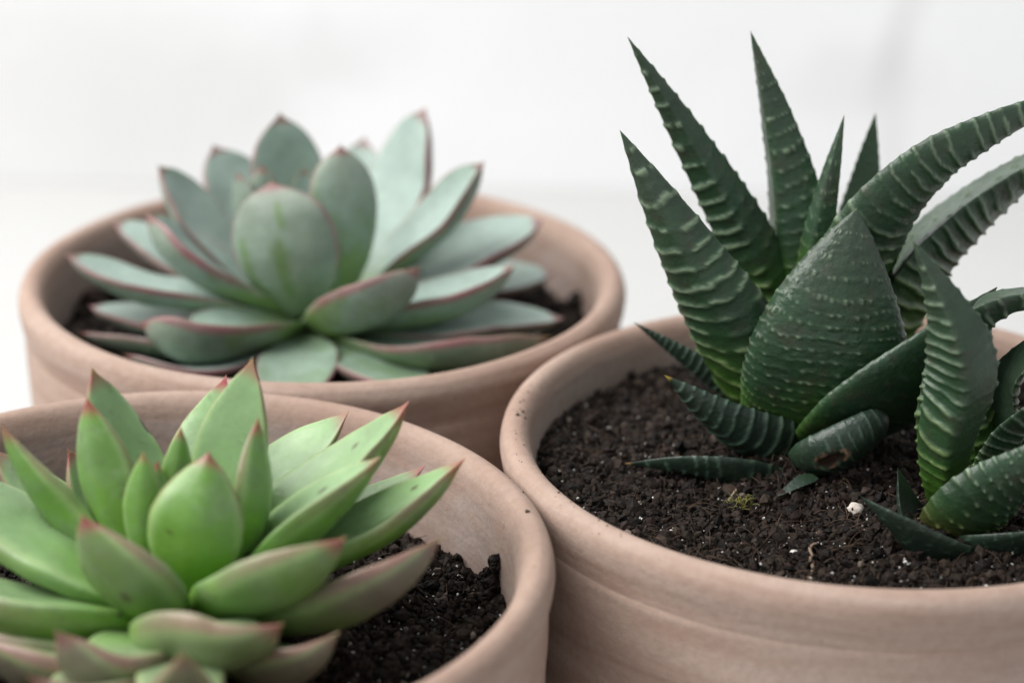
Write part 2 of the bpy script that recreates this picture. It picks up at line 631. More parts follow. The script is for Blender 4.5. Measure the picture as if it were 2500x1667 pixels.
P_ROUND = prof([(0, .34), (.12, .46), (.3, .76), (.5, .96), (.64, 1.0), (.77, .93), (.87, .74), (.93, .50), (.962, .28), (.982, .11), (1, .015)])
P_SPADE = prof([(0, .42), (.12, .55), (.3, .83), (.47, .99), (.58, 1.0), (.72, .86), (.83, .62), (.91, .38), (.95, .20), (.975, .09), (1, .012)])
P_HAW = prof([(0, .62), (.08, .80), (.2, .97), (.3, 1.0), (.45, .9), (.62, .68), (.8, .4), (.92, .17), (.98, .05), (1, .008)])
P_EGG = prof([(0, .55), (.08, .76), (.2, .93), (.34, 1.0), (.48, .97), (.62, .83), (.75, .62), (.87, .36), (.95, .16), (1, .01)])


def lerp(a, b, t):
    t = np.asarray(t)[..., None]
    return np.asarray(a) * (1 - t) + np.asarray(b) * t


def leaf_grid(P, width, profile, n, m, axis, roll=(0, 0), thU=.16, thL=.42, cup=.12, keel=0.0, edge=.72, inward=.35, nhint=None, hook=0.0):
    """P: spine (k,3). Returns positions (n,m,3), T/N/Sd frames, t (n), x (m), up (m)"""
    dense = catmull(P, 240)
    s = np.concatenate([[0], np.cumsum(np.linalg.norm(np.diff(dense, axis=0), axis=1))])
    s /= s[-1]
    t = np.linspace(0, 1, n)
    t = t + 0.06 * np.sin(np.pi * t) * t      # a few more rings toward the tip
    t = t / t[-1]
    sp = np.stack([np.interp(t, s, dense[:, k]) for k in range(3)], -1)
    if hook:
        L_ = np.linalg.norm(dense[-1] - dense[0])
        sp[:, 2] += hook * L_ * (np.clip((t - .84) / .16, 0, 1) ** 2)
    T = np.gradient(sp, axis=0)
    T /= np.linalg.norm(T, axis=1)[:, None]
    rad = sp - np.array([axis[0], axis[1], 0])
    rad[:, 2] = 0
    dirv = dense[-1] - np.array([axis[0], axis[1], 0])
    dirv[2] = 0
    dirv /= np.linalg.norm(dirv) + 1e-6
    if nhint is None:
        hint = np.array([0, 0, 1.0])[None] - inward * dirv[None]
    else:
        hint = np.asarray(nhint, float)[None]
    hint = np.repeat(hint, n, 0)
    N = hint - (hint * T).sum(1)[:, None] * T
    N /= np.linalg.norm(N, axis=1)[:, None]
    Sd = np.cross(T, N)
    ra = np.radians(roll[0] + (roll[1] - roll[0]) * t)[:, None]
    N2 = N * np.cos(ra) + Sd * np.sin(ra)
    Sd = np.cross(T, N2)
    N = N2
    ph = np.linspace(0, 2 * np.pi, m, endpoint=False)
    x = np.cos(ph)
    sn = np.sin(ph)
    up = sn > 1e-6
    w = profile(t) * width / 2
    wt = np.maximum(w, 0.35 * width / 2 * np.sqrt(np.clip(1 - t, 0, 1)) * np.where(t > .96, (1 - t) / .04, 1))  # keeps the tip fleshy
    yu = thU * np.abs(sn) ** edge
    yl = -thL * ((1 - keel) * np.abs(sn) ** edge + keel * np.minimum(1.0, (1 - np.abs(x)) * 1.12 + 0.02))
    y = np.where(up, yu, yl)
    lx = w[:, None] * x[None]
    cupw = cup * (x ** 2)[None] * w[:, None]
    ly = wt[:, None] * y[None] * np.minimum(1, (t[:, None] * 6 + .6)) + cupw
    return sp, T, N, Sd, t, x, sn, up, lx, ly, w


def grid_faces(n, m):
    i = np.arange(n - 1)[:, None] * m
    j = np.arange(m)[None]
    j2 = (j + 1) % m
    return np.stack([i + j, i + j2, i + m + j2, i + m + j], -1).reshape(-1, 4)


def px_spine(pts, y0):
    return np.array([at(p[0], p[1], y0 + p[2]) for p in pts])


def succulent_leaf(root, kind, pts, width, y0, axis, roll=0, age=0.0, shape=None, thU=.15, thL=.40, cup=.14, n=72, m=48, seed=0, patch=None, label=None, nhint=None, inward=.35, keel=0.15, ty=None, worn=0.0):
    P = px_spine(pts, y0) if len(np.shape(pts)) and not isinstance(pts, np.ndarray) else pts
    if len(P) == 2:
        # gentle upward bow
        mid = (P[0] + P[1]) / 2
        L = np.linalg.norm(P[1] - P[0])
        mid = mid + np.array([0, 0, -0.05 * L])
        P = np.array([P[0], mid, P[1]])
    roll = roll if isinstance(roll, tuple) else (roll, roll)
    profile = shape or (P_ROUND if kind == 'blue' else P_SPADE)
    if ty is not None:
        dv = P[-1] - np.asarray(axis)
        dv = dv[:2] / (np.linalg.norm(dv[:2]) + 1e-6)
        nhint = (-.35 * dv[0], ty - .35 * dv[1], 1.0)
    sp, T, N, Sd, t, x, sn, up, lx, ly, w = leaf_grid(P, width, profile, n, m, axis, roll, thU, thL, cup, keel, .68, inward, nhint, .022)
    pos0 = sp[:, None] + lx[..., None] * Sd[:, None] + ly[..., None] * N[:, None]
    # wavy margins and slight lumps so that no two leaves are alike
    r1 = np.random.default_rng(seed + 900)
    for sgn in (-1, 1):
        a1, p1, q1 = r1.uniform(.05, .13), r1.uniform(0, 6.28), r1.uniform(4.5, 8.5)
        pos0 = pos0 + (a1 * w[:, None] * np.sin(q1 * t + p1)[:, None] * (np.clip(sgn * x, 0, 1) ** 2)[None] * smooth(.15, .5, t)[:, None])[..., None] * N[:, None]
    nz = vnoise(pos0 + seed * 3.1, 6.0, 2, seed) - .5
    nz2 = vnoise(pos0 + seed * 1.7, 17.0, 2, seed + 4) - .5
    pos = pos0 + (0.045 * width * nz + 0.012 * width * nz2)[..., None] * N[:, None] * np.minimum(1, t * 3)[:, None, None]
    tt = np.broadcast_to(t[:, None], (n, m))
    xx = np.broadcast_to(np.abs(x)[None], (n, m))
    uu = smooth(-0.25, 0.25, np.broadcast_to(sn[None], (n, m)))
    nn = vnoise(pos0, 9.0, 3, seed + 11)
    n3 = vnoise(pos0, 38.0, 3, seed + 12)
    if kind == 'blue':
        upc = lerp((.320, .450, .215), (.395, .500, .440), smooth(.08, .36, tt + .25 * (nn - .5)))
        loc = lerp((.235, .375, .095), (.270, .360, .280), smooth(.12, .62, tt + .5 * (nn - .5) - .12 * age))
        # wax bloom rubbed thin here and there on the back of the leaf
        streak = vnoise(np.stack([np.broadcast_to(x[None] * 1.7, (n, m)) + 1.6 * (nn - .5), tt * 2.2 + seed + 1.2 * (n3 - .5), 0 * tt], -1), 2.0, 3, seed + 13)
        loc = lerp(loc, (.190, .310, .090), smooth(.52, .70, streak) * (.60 if patch is None else .10) * smooth(1.0, .55, tt))
        loc = lerp(loc, (.33, .455, .375), smooth(.52, .32, streak) * (.5 if patch is None else .1))
        if patch is not None:
            loc = lerp(loc, (.28, .36, .285), np.full((n, m), .65))
        col = lerp(loc, upc, uu)
        col = lerp(col, (.27, .33, .25), smooth(.55, .8, n3) * .35)
        col = lerp(col, (.175, .270, .140), np.clip(worn * (.75 + .5 * smooth(.45, .7, nn)), 0, .9))
        red = np.array((.34, .120, .145))
        edge = smooth(.925, .985, xx) * smooth(.15, .5, tt) * (.5 + .8 * nn)
        tip = smooth(.935, .975, tt + .01 * (nn - .5))
        blush = smooth(.65, 1.0, tt) * (1 - uu) * (.25 + .5 * age)
        col = lerp(col, red, np.clip(edge * .85, 0, 1))
        col = lerp(col, (.24, .175, .145), np.clip(blush, 0, 1))
        col = lerp(col, (.27, .075, .085), np.clip(tip * .8, 0, 1))
        if patch is not None:
            q = np.zeros((n, m))
            for (tc, xc, tr, xr) in patch:
                xs = np.broadcast_to(x[None], (n, m))
                q = np.maximum(q, 1 - smooth(.55, 1.15, np.hypot((tt - tc) / tr, (xs - xc) / xr) + .9 * (n3 - .5)))
            col = lerp(col, (.150, .255, .075), q * (1 - uu) * .8)
        mat = M_ECHE
    else:
        upc = lerp((.210, .410, .055), (.315, .470, .200), smooth(.10, .60, tt + .3 * (nn - .5)))
        loc = lerp((.225, .430, .045), (.180, .345, .062), smooth(.15, .75, tt + .4 * (nn - .5)))
        loc = lerp(loc, (.235, .340, .150), smooth(.42, .65, n3 * .4 + nn * .6) * .5)
        col = lerp(loc, upc, uu)
        # older leaves blush towards bronze
        col = lerp(col, (.235, .170, .135), np.clip((age * 1.15) * smooth(.12, .85, tt + .3 * (nn - .5)) * (1 - .35 * uu), 0, .85))
        rim = smooth(.74, .92, xx) * (1 - smooth(.95, .995, xx)) * smooth(.1, .4, tt)
        col = lerp(col, (.46, .60, .24), rim * .45)
        edge = smooth(.90, .98, xx) * smooth(.35, .88, tt) * (.5 + .8 * nn)
        col = lerp(col, (.38, .17, .14), np.clip(edge * (.55 + .4 * age), 0, 1))
        tip = smooth(.905, .985, tt + .03 * (nn - .5) + .015 * xx)
        col = lerp(col, lerp((.42, .045, .070), (.27, .12, .095), np.asarray(min(1, age * 1.3))), np.clip(tip * r1.uniform(.55, 1.0), 0, 1))
        col = lerp(col, (.14, .11, .05), smooth(.70, .78, n3) * .25)
        if patch is not None:
            for (tc, xc, rr) in patch:           # old brown nicks
                xs = np.broadcast_to(x[None], (n, m))
                q = 1 - smooth(.5, 1.2, np.hypot((tt - tc) / rr, (xs - xc) / (rr * 2.2)) + .7 * (n3 - .5))
                col = lerp(col, (.085, .042, .025), q * .95)
        mat = M_GREEN
    col = col * (np.array((.82, .83, .84)) if kind == 'blue' else np.array((.76, .80, .88)))
    v = pos.reshape(-1, 3)
    f = grid_faces(n, m)
    # close both ends
    v = np.vstack([v, sp[0] - T[0] * .01, sp[-1] + T[-1] * .004])
    fl = f.tolist()
    b0, b1 = n * m, n * m + 1
    for j in range(m):
        j2 = (j + 1) % m
        fl.append([b0, j2, j])
        fl.append([b1, (n - 1) * m + j, (n - 1) * m + j2])
    cc = np.vstack([col.reshape(-1, 3), col[0, 0], col[-1, 0]])
    o = mesh_obj('leaf', v, fl, mat, root, cc, origin=tuple(sp[0]))
    if label:
        o['label'] = label
    return o


def haw_leaf(root, pts, width, y0, axis, roll=0, ridges=24, bump=.4, thU=.10, thL=.62, cup=.10, keel=.55, shape=None, amp=.07, n=None, m=56, seed=0, inward=.35, nhint=None,
             light=1.0, slant=0.0, side=0, green=1.0, basecol=None, tipcol=None, label=None, upbump=.25, scar=None, cut=None):
    P = px_spine(pts, y0)
    if len(P) == 2:
        P = np.array([P[0], (P[0] + P[1]) / 2 + np.array([0, 0, -.03]), P[1]])
    roll = roll if isinstance(roll, tuple) else (roll, roll)
    n = n or int(ridges * 9)
    sp, T, N, Sd, t, x, sn, up, lx, ly, w = leaf_grid(P, width, shape or P_HAW, n, m, axis, roll, thU, thL, cup, keel, .78, inward, nhint)
    tt = np.broadcast_to(t[:, None], (n, m))
    xs = np.broadcast_to(x[None], (n, m))
    xx = np.abs(xs)
    low = smooth(.12, -.12, np.broadcast_to(sn[None], (n, m)))          # 1 on the back of the leaf
    pos0 = sp[:, None] + lx[..., None] * Sd[:, None] + ly[..., None] * N[:, None]
    nn = vnoise(pos0, 7.0, 2, seed + 3)
    n2 = vnoise(pos0, 26.0, 3, seed + 5)
    n3 = vnoise(pos0, 70.0, 2, seed + 6)
    # rows of tubercles that fuse to wavy ridges
    ph = ridges * (tt + .02 * np.sin(tt * 9 + seed)) + (w / (width / 2))[:, None] * (.5 * (1 - xx ** 2) + .5 * slant * xs) + .45 * (n2 - .5) + .9 * (nn - .5)
    fr = ph - np.floor(ph)
    row = np.floor(ph)
    crest = np.where(fr < .80, smooth(.25, .80, fr), 1 - smooth(.80, .97, fr))
    crest = crest ** 2.0
    nb = 5.5 if width < .35 else 11
    dots = .5 + .5 * np.cos(2 * np.pi * (nb * np.arcsin(np.clip(xs, -1, 1)) / np.pi * 2 + .5 * (row % 2) + 2.2 * (vnoise(np.stack([row * .37, xs * 1.5, 0 * xs], -1), 1.0, 2, seed) - .5)))
    dots = smooth(.35 if bump < .8 else .55, .85 if bump < .8 else .95, dots)
    gate = smooth(.30, .55, vnoise(np.stack([row * .77, xs * nb * .9, 0 * xs], -1), 1.0, 2, seed + 21))
    dots = dots * (.15 + .85 * gate) * (.6 + .8 * n2)
    bmix = np.clip(bump + (.9 if bump < .8 else .1) * (.30 - tt), 0, 1)
    irregular = smooth(.25, .5, vnoise(np.stack([row * .61, xs * 2.2, 0 * xs + seed], -1), 1.0, 2, seed + 8))
    c = crest * ((1 - bmix) * (.18 + .82 * irregular) + bmix * dots * 1.15)
    if side:
        c = c * (.12 + .88 * smooth(-.12, .12, xs * side)) + .5 * crest * dots * smooth(.5, .7, n2) * smooth(.0, -.2, xs * side)
    upc = crest * dots * smooth(.45, .7, n2) * upbump
    edge = smooth(.90, 1.0, xx)
    teeth = crest * edge * (.55 + .5 * irregular)
    fade = smooth(.0, .05, tt) * (1 - smooth(.93, 1.0, tt))
    fadeb = fade * smooth(.02, .25, tt + .15 * (n2 - .5))
    hgt = np.maximum(low * c * (.3 + .7 * fadeb), np.maximum((1 - low) * upc, teeth * .8)) * fade
    nrm = (np.cos(np.linspace(0, 2 * np.pi, m, endpoint=False))[None, :, None] * Sd[:, None] + np.sin(np.linspace(0, 2 * np.pi, m, endpoint=False))[None, :, None] * N[:, None])
    A = amp * width * .5 * np.sqrt(np.clip(w / (width / 2), .05, 1))[:, None]
    pos = pos0 + (A * hgt + .03 * width * (nn - .5) * np.minimum(1, tt * 5) * (1 - tt) + .008 * width * (n3 - .5))[..., None] * nrm
    # colours
    dark = lerp((.032, .090, .026), (.024, .064, .034), smooth(.05, .45, tt + .3 * (nn - .5)))
    dark = lerp(dark, (.036, .062, .044), smooth(.55, .95, tt))
    upp = lerp((.036, .088, .036), (.046, .084, .058), smooth(.1, .5, tt))
    col = lerp(upp, dark, low)
    col = lerp(col, (.060, .150, .018), smooth(.42, .02, tt + .2 * (nn - .5)) * .85 * green)
    col = lerp(col, (.055, .050, .040), smooth(.56, .80, n2) * .45)
    tub = lerp((.260, .370, .140), (.205, .285, .220), smooth(.15, .5, tt))
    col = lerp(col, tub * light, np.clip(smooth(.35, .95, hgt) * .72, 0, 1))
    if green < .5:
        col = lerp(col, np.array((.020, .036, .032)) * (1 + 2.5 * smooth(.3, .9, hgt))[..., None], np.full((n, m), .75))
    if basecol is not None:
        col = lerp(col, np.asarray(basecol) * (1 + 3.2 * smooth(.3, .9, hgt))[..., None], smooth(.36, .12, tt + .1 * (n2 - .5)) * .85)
    if tipcol is not None:
        col = lerp(col, tipcol, smooth(.955, .985, tt))
    if scar is not None:
        (t0, x0, tr, xr) = scar
        q = 1 - smooth(.6, 1.1, np.hypot((tt - t0) / tr, (xs - x0) / xr) + .9 * (n2 - .5))
        col = lerp(col, (.035, .018, .014), q)
        ring = np.exp(-((np.hypot((tt - t0) / tr, (xs - x0) / xr) + .9 * (n2 - .5) - 1.05) / .16) ** 2) * smooth(.45, .6, n3)
        col = lerp(col, (.42, .25, .19), np.clip(ring, 0, 1) * .8)
        pos = pos - (q * .05 * width)[..., None] * nrm
    col = col * np.array((.92, .90, .76))
    v = pos.reshape(-1, 3)
    f = grid_faces(n, m)
    v = np.vstack([v, sp[0] - T[0] * .01, sp[-1] + T[-1] * .002])
    fl = f.tolist()
    b0, b1 = n * m, n * m + 1
    for j in range(m):
        j2 = (j + 1) % m
        fl.append([b0, j2, j])
        fl.append([b1, (n - 1) * m + j, (n - 1) * m + j2])
    cc = np.vstack([col.reshape(-1, 3), col[0, 0], col[-1, 0]])
    o = mesh_obj('leaf', v, fl, M_HAW, root, cc, origin=tuple(sp[0]))
    if label:
        o['label'] = label
    return o


def stem(root, p0, p1, r0, r1, col):
    s = np.linspace(0, 1, 14)
    pts = np.asarray(p0)[None] * (1 - s)[:, None] + np.asarray(p1)[None] * s[:, None]
    rad = (r0 * (1 - s) + r1 * s) * (1 + .12 * np.sin(s * 31))
    rad[-1] *= .3
    v, f = tube(pts, rad, 14)
    mesh_obj('stem', v, f, M_STEM, root, np.broadcast_to(col, (len(v), 3)), origin=tuple(p0))


# ---- blue-green rosette in the back pot
YA = 6.93
axA = at(715, 700, YA)
rootA = thing('rosette_succulent', 'pale blue-green rosette succulent with thin red leaf edges in the back pot', 'succulent', (axA[0], axA[1], -0.24))
stem(rootA, (axA[0], axA[1], -0.27), (axA[0], axA[1] + .02, 0.02), 0.085, 0.06, (.10, .08, .045))
LA = [
    # spine pixels (x, y, depth offset), width, tilt of the blade, age
    dict(p=[(700, 722, -.12), (662, 600, -.20), (622, 425, -.16)], w=.35, nhint=(.1, 1, .1), patch=[(.44, .05, .26, .20), (.80, -.16, .12, .11), (.42, .72, .30, .12)], thL=.30, cup=.05, label='upright front leaf with its wax bloom rubbed off in streaks'),
    dict(p=[(785, 690, -.04), (790, 560, -.06), (782, 342, -.02)], w=.225, nhint=(-.25, 1, .1), cup=.05),
    dict(p=[(715, 690, .03), (668, 470, .20), (643, 270, .26)], w=.265, age=.2, worn=.3),
    dict(p=[(690, 700, .05), (570, 490, .28), (490, 343, .38)], w=.30),
    dict(p=[(680, 712, .0), (520, 590, .04), (425, 480, .07), (364, 390, .05)], w=.235, ty=-.22, cup=.3),
    dict(p=[(670, 715, -.02), (470, 620, .08), (350, 555, .12), (258, 522, .12)], w=.27, ty=0),
    dict(p=[(675, 722, -.06), (540, 665, -.12), (420, 590, -.16), (336, 498, -.16)], w=.28, ty=.02, cup=.45),
    dict(p=[(670, 732, -.06), (520, 700, -.12), (330, 672, -.14), (152, 595, -.08)], w=.215, ty=.02, cup=.45),
    dict(p=[(660, 750, -.08), (420, 745, -.12), (205, 712, -.06)], w=.20, age=.8),
    dict(p=[(670, 760, -.10), (400, 800, -.26), (178, 772, -.26)], w=.20, age=.5, ty=.35),
    dict(p=[(690, 748, -.12), (570, 775, -.30), (440, 795, -.38), (322, 750, -.36)], w=.30, ty=.22, age=.3, cup=.55, worn=.35),
    dict(p=[(690, 770, -.14), (460, 850, -.42), (282, 822, -.46)], w=.20, age=.5, ty=.3),
    dict(p=[(705, 765, -.14), (688, 835, -.42), (655, 930, -.62)], w=.25, worn=.6),
    dict(p=[(745, 775, -.14), (840, 838, -.38), (980, 890, -.54)], w=.25, worn=.7),
    dict(p=[(715, 752, -.10), (790, 740, -.24), (885, 700, -.33), (965, 622, -.33)], w=.28, ty=.22, age=.3, cup=.55),
    dict(p=[(745, 748, -.05), (900, 730, -.18), (1050, 695, -.20), (1185, 622, -.18)], w=.25, ty=.0, cup=.5),
    dict(p=[(750, 750, -.06), (1000, 750, -.18), (1150, 740, -.14), (1295, 742, -.08)], w=.205, age=.2, ty=-.15, cup=.3),
    dict(p=[(740, 765, -.10), (960, 815, -.36), (1110, 815, -.40), (1265, 785, -.36)], w=.25, age=.5, ty=.25, cup=.4, worn=.5),
    dict(p=[(765, 718, .02), (950, 640, .10), (1100, 570, .14), (1248, 515, .14)], w=.33, ty=-.15),
    dict(p=[(762, 705, .02), (900, 610, .03), (1020, 505, .02), (1110, 382, .0)], w=.225, ty=-.25, cup=.5),
    dict(p=[(745, 690, .05), (850, 545, .22), (930, 400, .32), (978, 260, .34)], w=.31),
    dict(p=[(735, 680, .10), (800, 500, .42), (838, 325, .55)], w=.24),
    dict(p=[(760, 700, .08), (1000, 650, .28), (1275, 638, .30)], w=.28, age=.3),
    dict(p=[(700, 680, .0), (620, 520, .02), (600, 385, .02)], w=.13, nhint=(.2, 1, 0)),
    dict(p=[(692, 680, .0), (590, 540, -.02), (547, 402, .02)], w=.12, nhint=(.5, 1, 0)),
    dict(p=[(735, 680, .0), (710, 520, .05), (698, 392, .08)], w=.13),
]
for k, L in enumerate(LA):
    succulent_leaf(rootA, 'blue', L['p'], L['w'], YA, axA, L.get('roll', 0), L.get('age', 0), thL=L.get('thL', .36), thU=.13, cup=L.get('cup', .16), seed=k + 1, patch=L.get('patch'), label=L.get('label'), ty=L.get('ty'), nhint=L.get('nhint'), worn=L.get('worn', 0))

# ---- bright green rosette in the front pot
YB = 4.97
axB = at(425, 1380, YB)
rootB = thing('rosette_succulent', 'bright green pointed rosette succulent with red tips in the front left pot', 'succulent', (axB[0], axB[1], -0.25))
stem(rootB, (axB[0], axB[1], -0.30), (axB[0], axB[1] + .02, -0.02), 0.075, 0.05, (.12, .10, .05))
LB = [
    dict(p=[(455, 1378, -.08), (448, 1230, -.12), (480, 1045, -.08)], w=.232, nhint=(0, 1, .1), patch=[(.55, .5, .010), (.35, -.3, .008)]),
    dict(p=[(345, 1330, -.04), (332, 1190, -.05), (330, 1042, -.03)], w=.108, nhint=(.1, 1, .1)),
    dict(p=[(330, 1350, .0), (255, 1130, .02), (200, 920, .05)], w=.165, nhint=(.35, 1, 0)),
    dict(p=[(400, 1340, .05), (295, 1080, .18), (212, 855, .22)], w=.225, patch=[(.68, .95, .05)]),
    dict(p=[(415, 1300, .03), (405, 1120, .05), (416, 985, .06)], w=.09, nhint=(0, 1, .1)),
    dict(p=[(475, 1330, .05), (525, 1080, .18), (580, 832, .22)], w=.195, nhint=(-.25, -.8, .4)),
    dict(p=[(440, 1320, .08), (470, 1060, .30), (520, 872, .36)], w=.20),
    dict(p=[(545, 1350, .0), (570, 1170, .0), (592, 965, .04)], w=.165, nhint=(-1, .45, .1)),
    dict(p=[(480, 1370, .02), (650, 1200, .14), (800, 1080, .20), (940, 935, .22)], w=.22, ty=-.05, cup=.35, patch=[(.6, .2, .014), (.75, -.4, .018)]),
    dict(p=[(500, 1385, -.04), (640, 1245, -.02), (755, 1155, .0), (874, 1058, .02)], w=.215, ty=.10, cup=.4, patch=[(.70, -.35, .03), (.70, .35, .025), (.4, -.5, .012)]),
    dict(p=[(475, 1350, .06), (600, 1150, .26), (700, 1040, .36), (802, 952, .38)], w=.20, ty=-.1),
    dict(p=[(500, 1380, .05), (780, 1210, .26), (978, 1078, .34)], w=.20, age=.2, ty=.1),
    dict(p=[(490, 1395, -.02), (720, 1280, .04), (900, 1190, .08), (1068, 1063, .10)], w=.20, ty=.10, cup=.4, patch=[(.55, .4, .012), (.8, -.5, .016)]),
    dict(p=[(460, 1405, -.10), (590, 1345, -.26), (700, 1305, -.33), (797, 1245, -.34)], w=.26, ty=.62, age=.15, cup=.2),
    dict(p=[(485, 1420, -.08), (720, 1395, -.18), (880, 1335, -.20), (1014, 1244, -.18)], w=.25, ty=.60, age=.75, cup=.2),
    dict(p=[(395, 1450, -.14), (460, 1462, -.40), (560, 1468, -.50), (650, 1440, -.52)], w=.31, ty=.78, age=.4, cup=.12),
    dict(p=[(455, 1440, -.12), (600, 1520, -.34), (700, 1515, -.42), (780, 1458, -.42)], w=.22, age=.75, ty=.6, cup=.2),
    dict(p=[(405, 1420, -.10), (300, 1335, -.26), (190, 1190, -.30)], w=.25, nhint=(.45, 1, .3), age=.25, patch=[(.60, -.25, .03), (.60, .25, .022), (.42, -.1, .014), (.3, .5, .010)]),
    dict(p=[(350, 1380, -.02), (180, 1210, .05), (90, 1105, .06), (2, 985, .06)], w=.175, nhint=(.4, .7, .6)),
    dict(p=[(380, 1410, -.06), (200, 1310, -.06), (40, 1210, .02), (-140, 1080, .06)], w=.29, ty=.05),
    dict(p=[(390, 1425, -.10), (220, 1415, -.20), (40, 1400, -.22), (-180, 1310, -.16)], w=.27, ty=.32, cup=.25, age=.1),
    dict(p=[(400, 1440, -.14), (310, 1510, -.40), (215, 1535, -.52), (128, 1455, -.56)], w=.26, ty=.55, age=.7, cup=.2),
    dict(p=[(420, 1440, -.14), (415, 1540, -.50), (415, 1600, -.66), (420, 1508, -.78)], w=.20, age=.6),
    dict(p=[(390, 1440, -.12), (150, 1530, -.34), (-70, 1470, -.40)], w=.30, age=.8, ty=.5),
    dict(p=[(380, 1440, -.10), (150, 1480, -.20), (-120, 1440, -.22)], w=.28, age=.6, ty=.4),
    dict(p=[(400, 1450, -.16), (200, 1590, -.56), (60, 1560, -.66)], w=.24, age=.8, ty=.6),
    dict(p=[(390, 1380, .04), (240, 1180, .20), (155, 1040, .24)], w=.22, age=.25),
    dict(p=[(370, 1380, .02), (120, 1170, .22), (-20, 1040, .26)], w=.22, age=.2),
    dict(p=[(410, 1310, .0), (375, 1180, .02), (360, 1062, .03)], w=.07, nhint=(0, 1, .1)),
]
for k, L in enumerate(LB):
    succulent_leaf(rootB, 'green', L['p'], L['w'], YB, axB, L.get('roll', 0), L.get('age', 0), thL=.54, thU=.22, cup=L.get('cup', .08), seed=k + 41, patch=L.get('patch'), keel=.3, ty=L.get('ty'), nhint=L.get('nhint'))

# ---- dark ridged succulent in the right pot
YC = 6.02
axC = at(1865, 985, YC)
rootC = thing('ridged_succulent', 'tall dark green succulent with pointed leaves banded by pale ridges', 'succulent', (axC[0], axC[1], -0.12))
stem(rootC, (axC[0], axC[1], -0.2), (axC[0], axC[1], 0.05), 0.10, 0.08, (.06, .075, .03))
LC = [
    dict(p=[(1795, 975, -.06), (1690, 760, -.14), (1560, 540, -.17), (1424, 300, -.15)], w=.262, ridges=17, bump=.06, keel=.2, nhint=(.25, 1, .25), slant=-.9, amp=.055, light=1.25),
    dict(p=[(1835, 860, .05), (1730, 580, .08), (1590, 330, .08), (1442, 86, .06)], w=.17, ridges=21, bump=.0, keel=.75, nhint=(-.35, .9, .2), amp=.10, slant=.5, side=1, light=1.15),
    dict(p=[(1850, 840, .08), (1830, 500, .16), (1785, 280, .18), (1724, 72, .18)], w=.23, ridges=24, bump=.85, keel=.85, nhint=(.75, .8, 0), amp=.06, side=-1, thL=.75),
    dict(p=[(1845, 720, .0), (1890, 480, .02), (1939, 265, .04)], w=.105, ridges=15, bump=.8, keel=.9, nhint=(.6, .8, 0), amp=.04),
    dict(p=[(1930, 700, .25), (1975, 480, .36), (2011, 260, .40)], w=.14, ridges=16, bump=.6, nhint=(0, -1, .3)),
    dict(p=[(1900, 820, -.02), (1990, 545, -.08), (2115, 392, -.12), (2260, 302, -.14), (2520, 185, -.14)], w=.275, ridges=27, bump=.45, keel=.35, nhint=(-.35, .8, .55), upbump=.3, amp=.05),
    dict(p=[(1950, 860, .05), (2075, 605, .06), (2185, 490, .06), (2320, 396, .05), (2560, 262, .04)], w=.325, ridges=22, bump=.0, keel=.6, thL=.8, nhint=(-.35, .16, 1), upbump=.9),
    dict(p=[(1848, 1012, -.10), (1890, 870, -.22), (1922, 700, -.25), (1968, 480, -.20)], w=.455, ridges=23, bump=.95, keel=.05, thL=.42, cup=.0, nhint=(.06, 1, .25), shape=P_EGG, m=112, n=300, amp=.020, light=.85, label='broad front leaf covered in rows of pale bumps'),
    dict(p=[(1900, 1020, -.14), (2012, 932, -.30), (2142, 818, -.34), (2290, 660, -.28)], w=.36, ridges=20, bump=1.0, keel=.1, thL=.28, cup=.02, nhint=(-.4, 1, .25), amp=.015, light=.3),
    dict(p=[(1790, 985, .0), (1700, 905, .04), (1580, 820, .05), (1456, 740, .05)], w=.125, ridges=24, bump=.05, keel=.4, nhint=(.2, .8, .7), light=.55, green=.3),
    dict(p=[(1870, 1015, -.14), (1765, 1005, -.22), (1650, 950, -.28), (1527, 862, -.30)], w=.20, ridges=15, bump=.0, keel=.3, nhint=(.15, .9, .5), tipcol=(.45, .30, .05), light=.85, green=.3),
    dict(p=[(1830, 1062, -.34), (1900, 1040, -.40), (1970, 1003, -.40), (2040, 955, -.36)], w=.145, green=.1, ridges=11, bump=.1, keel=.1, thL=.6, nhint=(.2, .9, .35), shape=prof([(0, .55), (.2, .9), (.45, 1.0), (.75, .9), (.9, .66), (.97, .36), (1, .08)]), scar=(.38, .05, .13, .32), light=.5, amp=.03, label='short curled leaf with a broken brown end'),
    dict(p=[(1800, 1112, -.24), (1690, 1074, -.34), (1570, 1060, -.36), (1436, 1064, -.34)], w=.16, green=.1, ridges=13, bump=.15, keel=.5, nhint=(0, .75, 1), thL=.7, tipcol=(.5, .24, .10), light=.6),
    dict(p=[(1880, 1000, .0), (2010, 800, .10), (2110, 640, .14), (2160, 540, .12)], w=.18, ridges=18, bump=.3, keel=.6, nhint=(-.5, .5, .5)),
]
for k, L in enumerate(LC):
    q = dict(L)
    haw_leaf(rootC, q.pop('p'), q.pop('w'), YC, axC, seed=k + 71, **q)

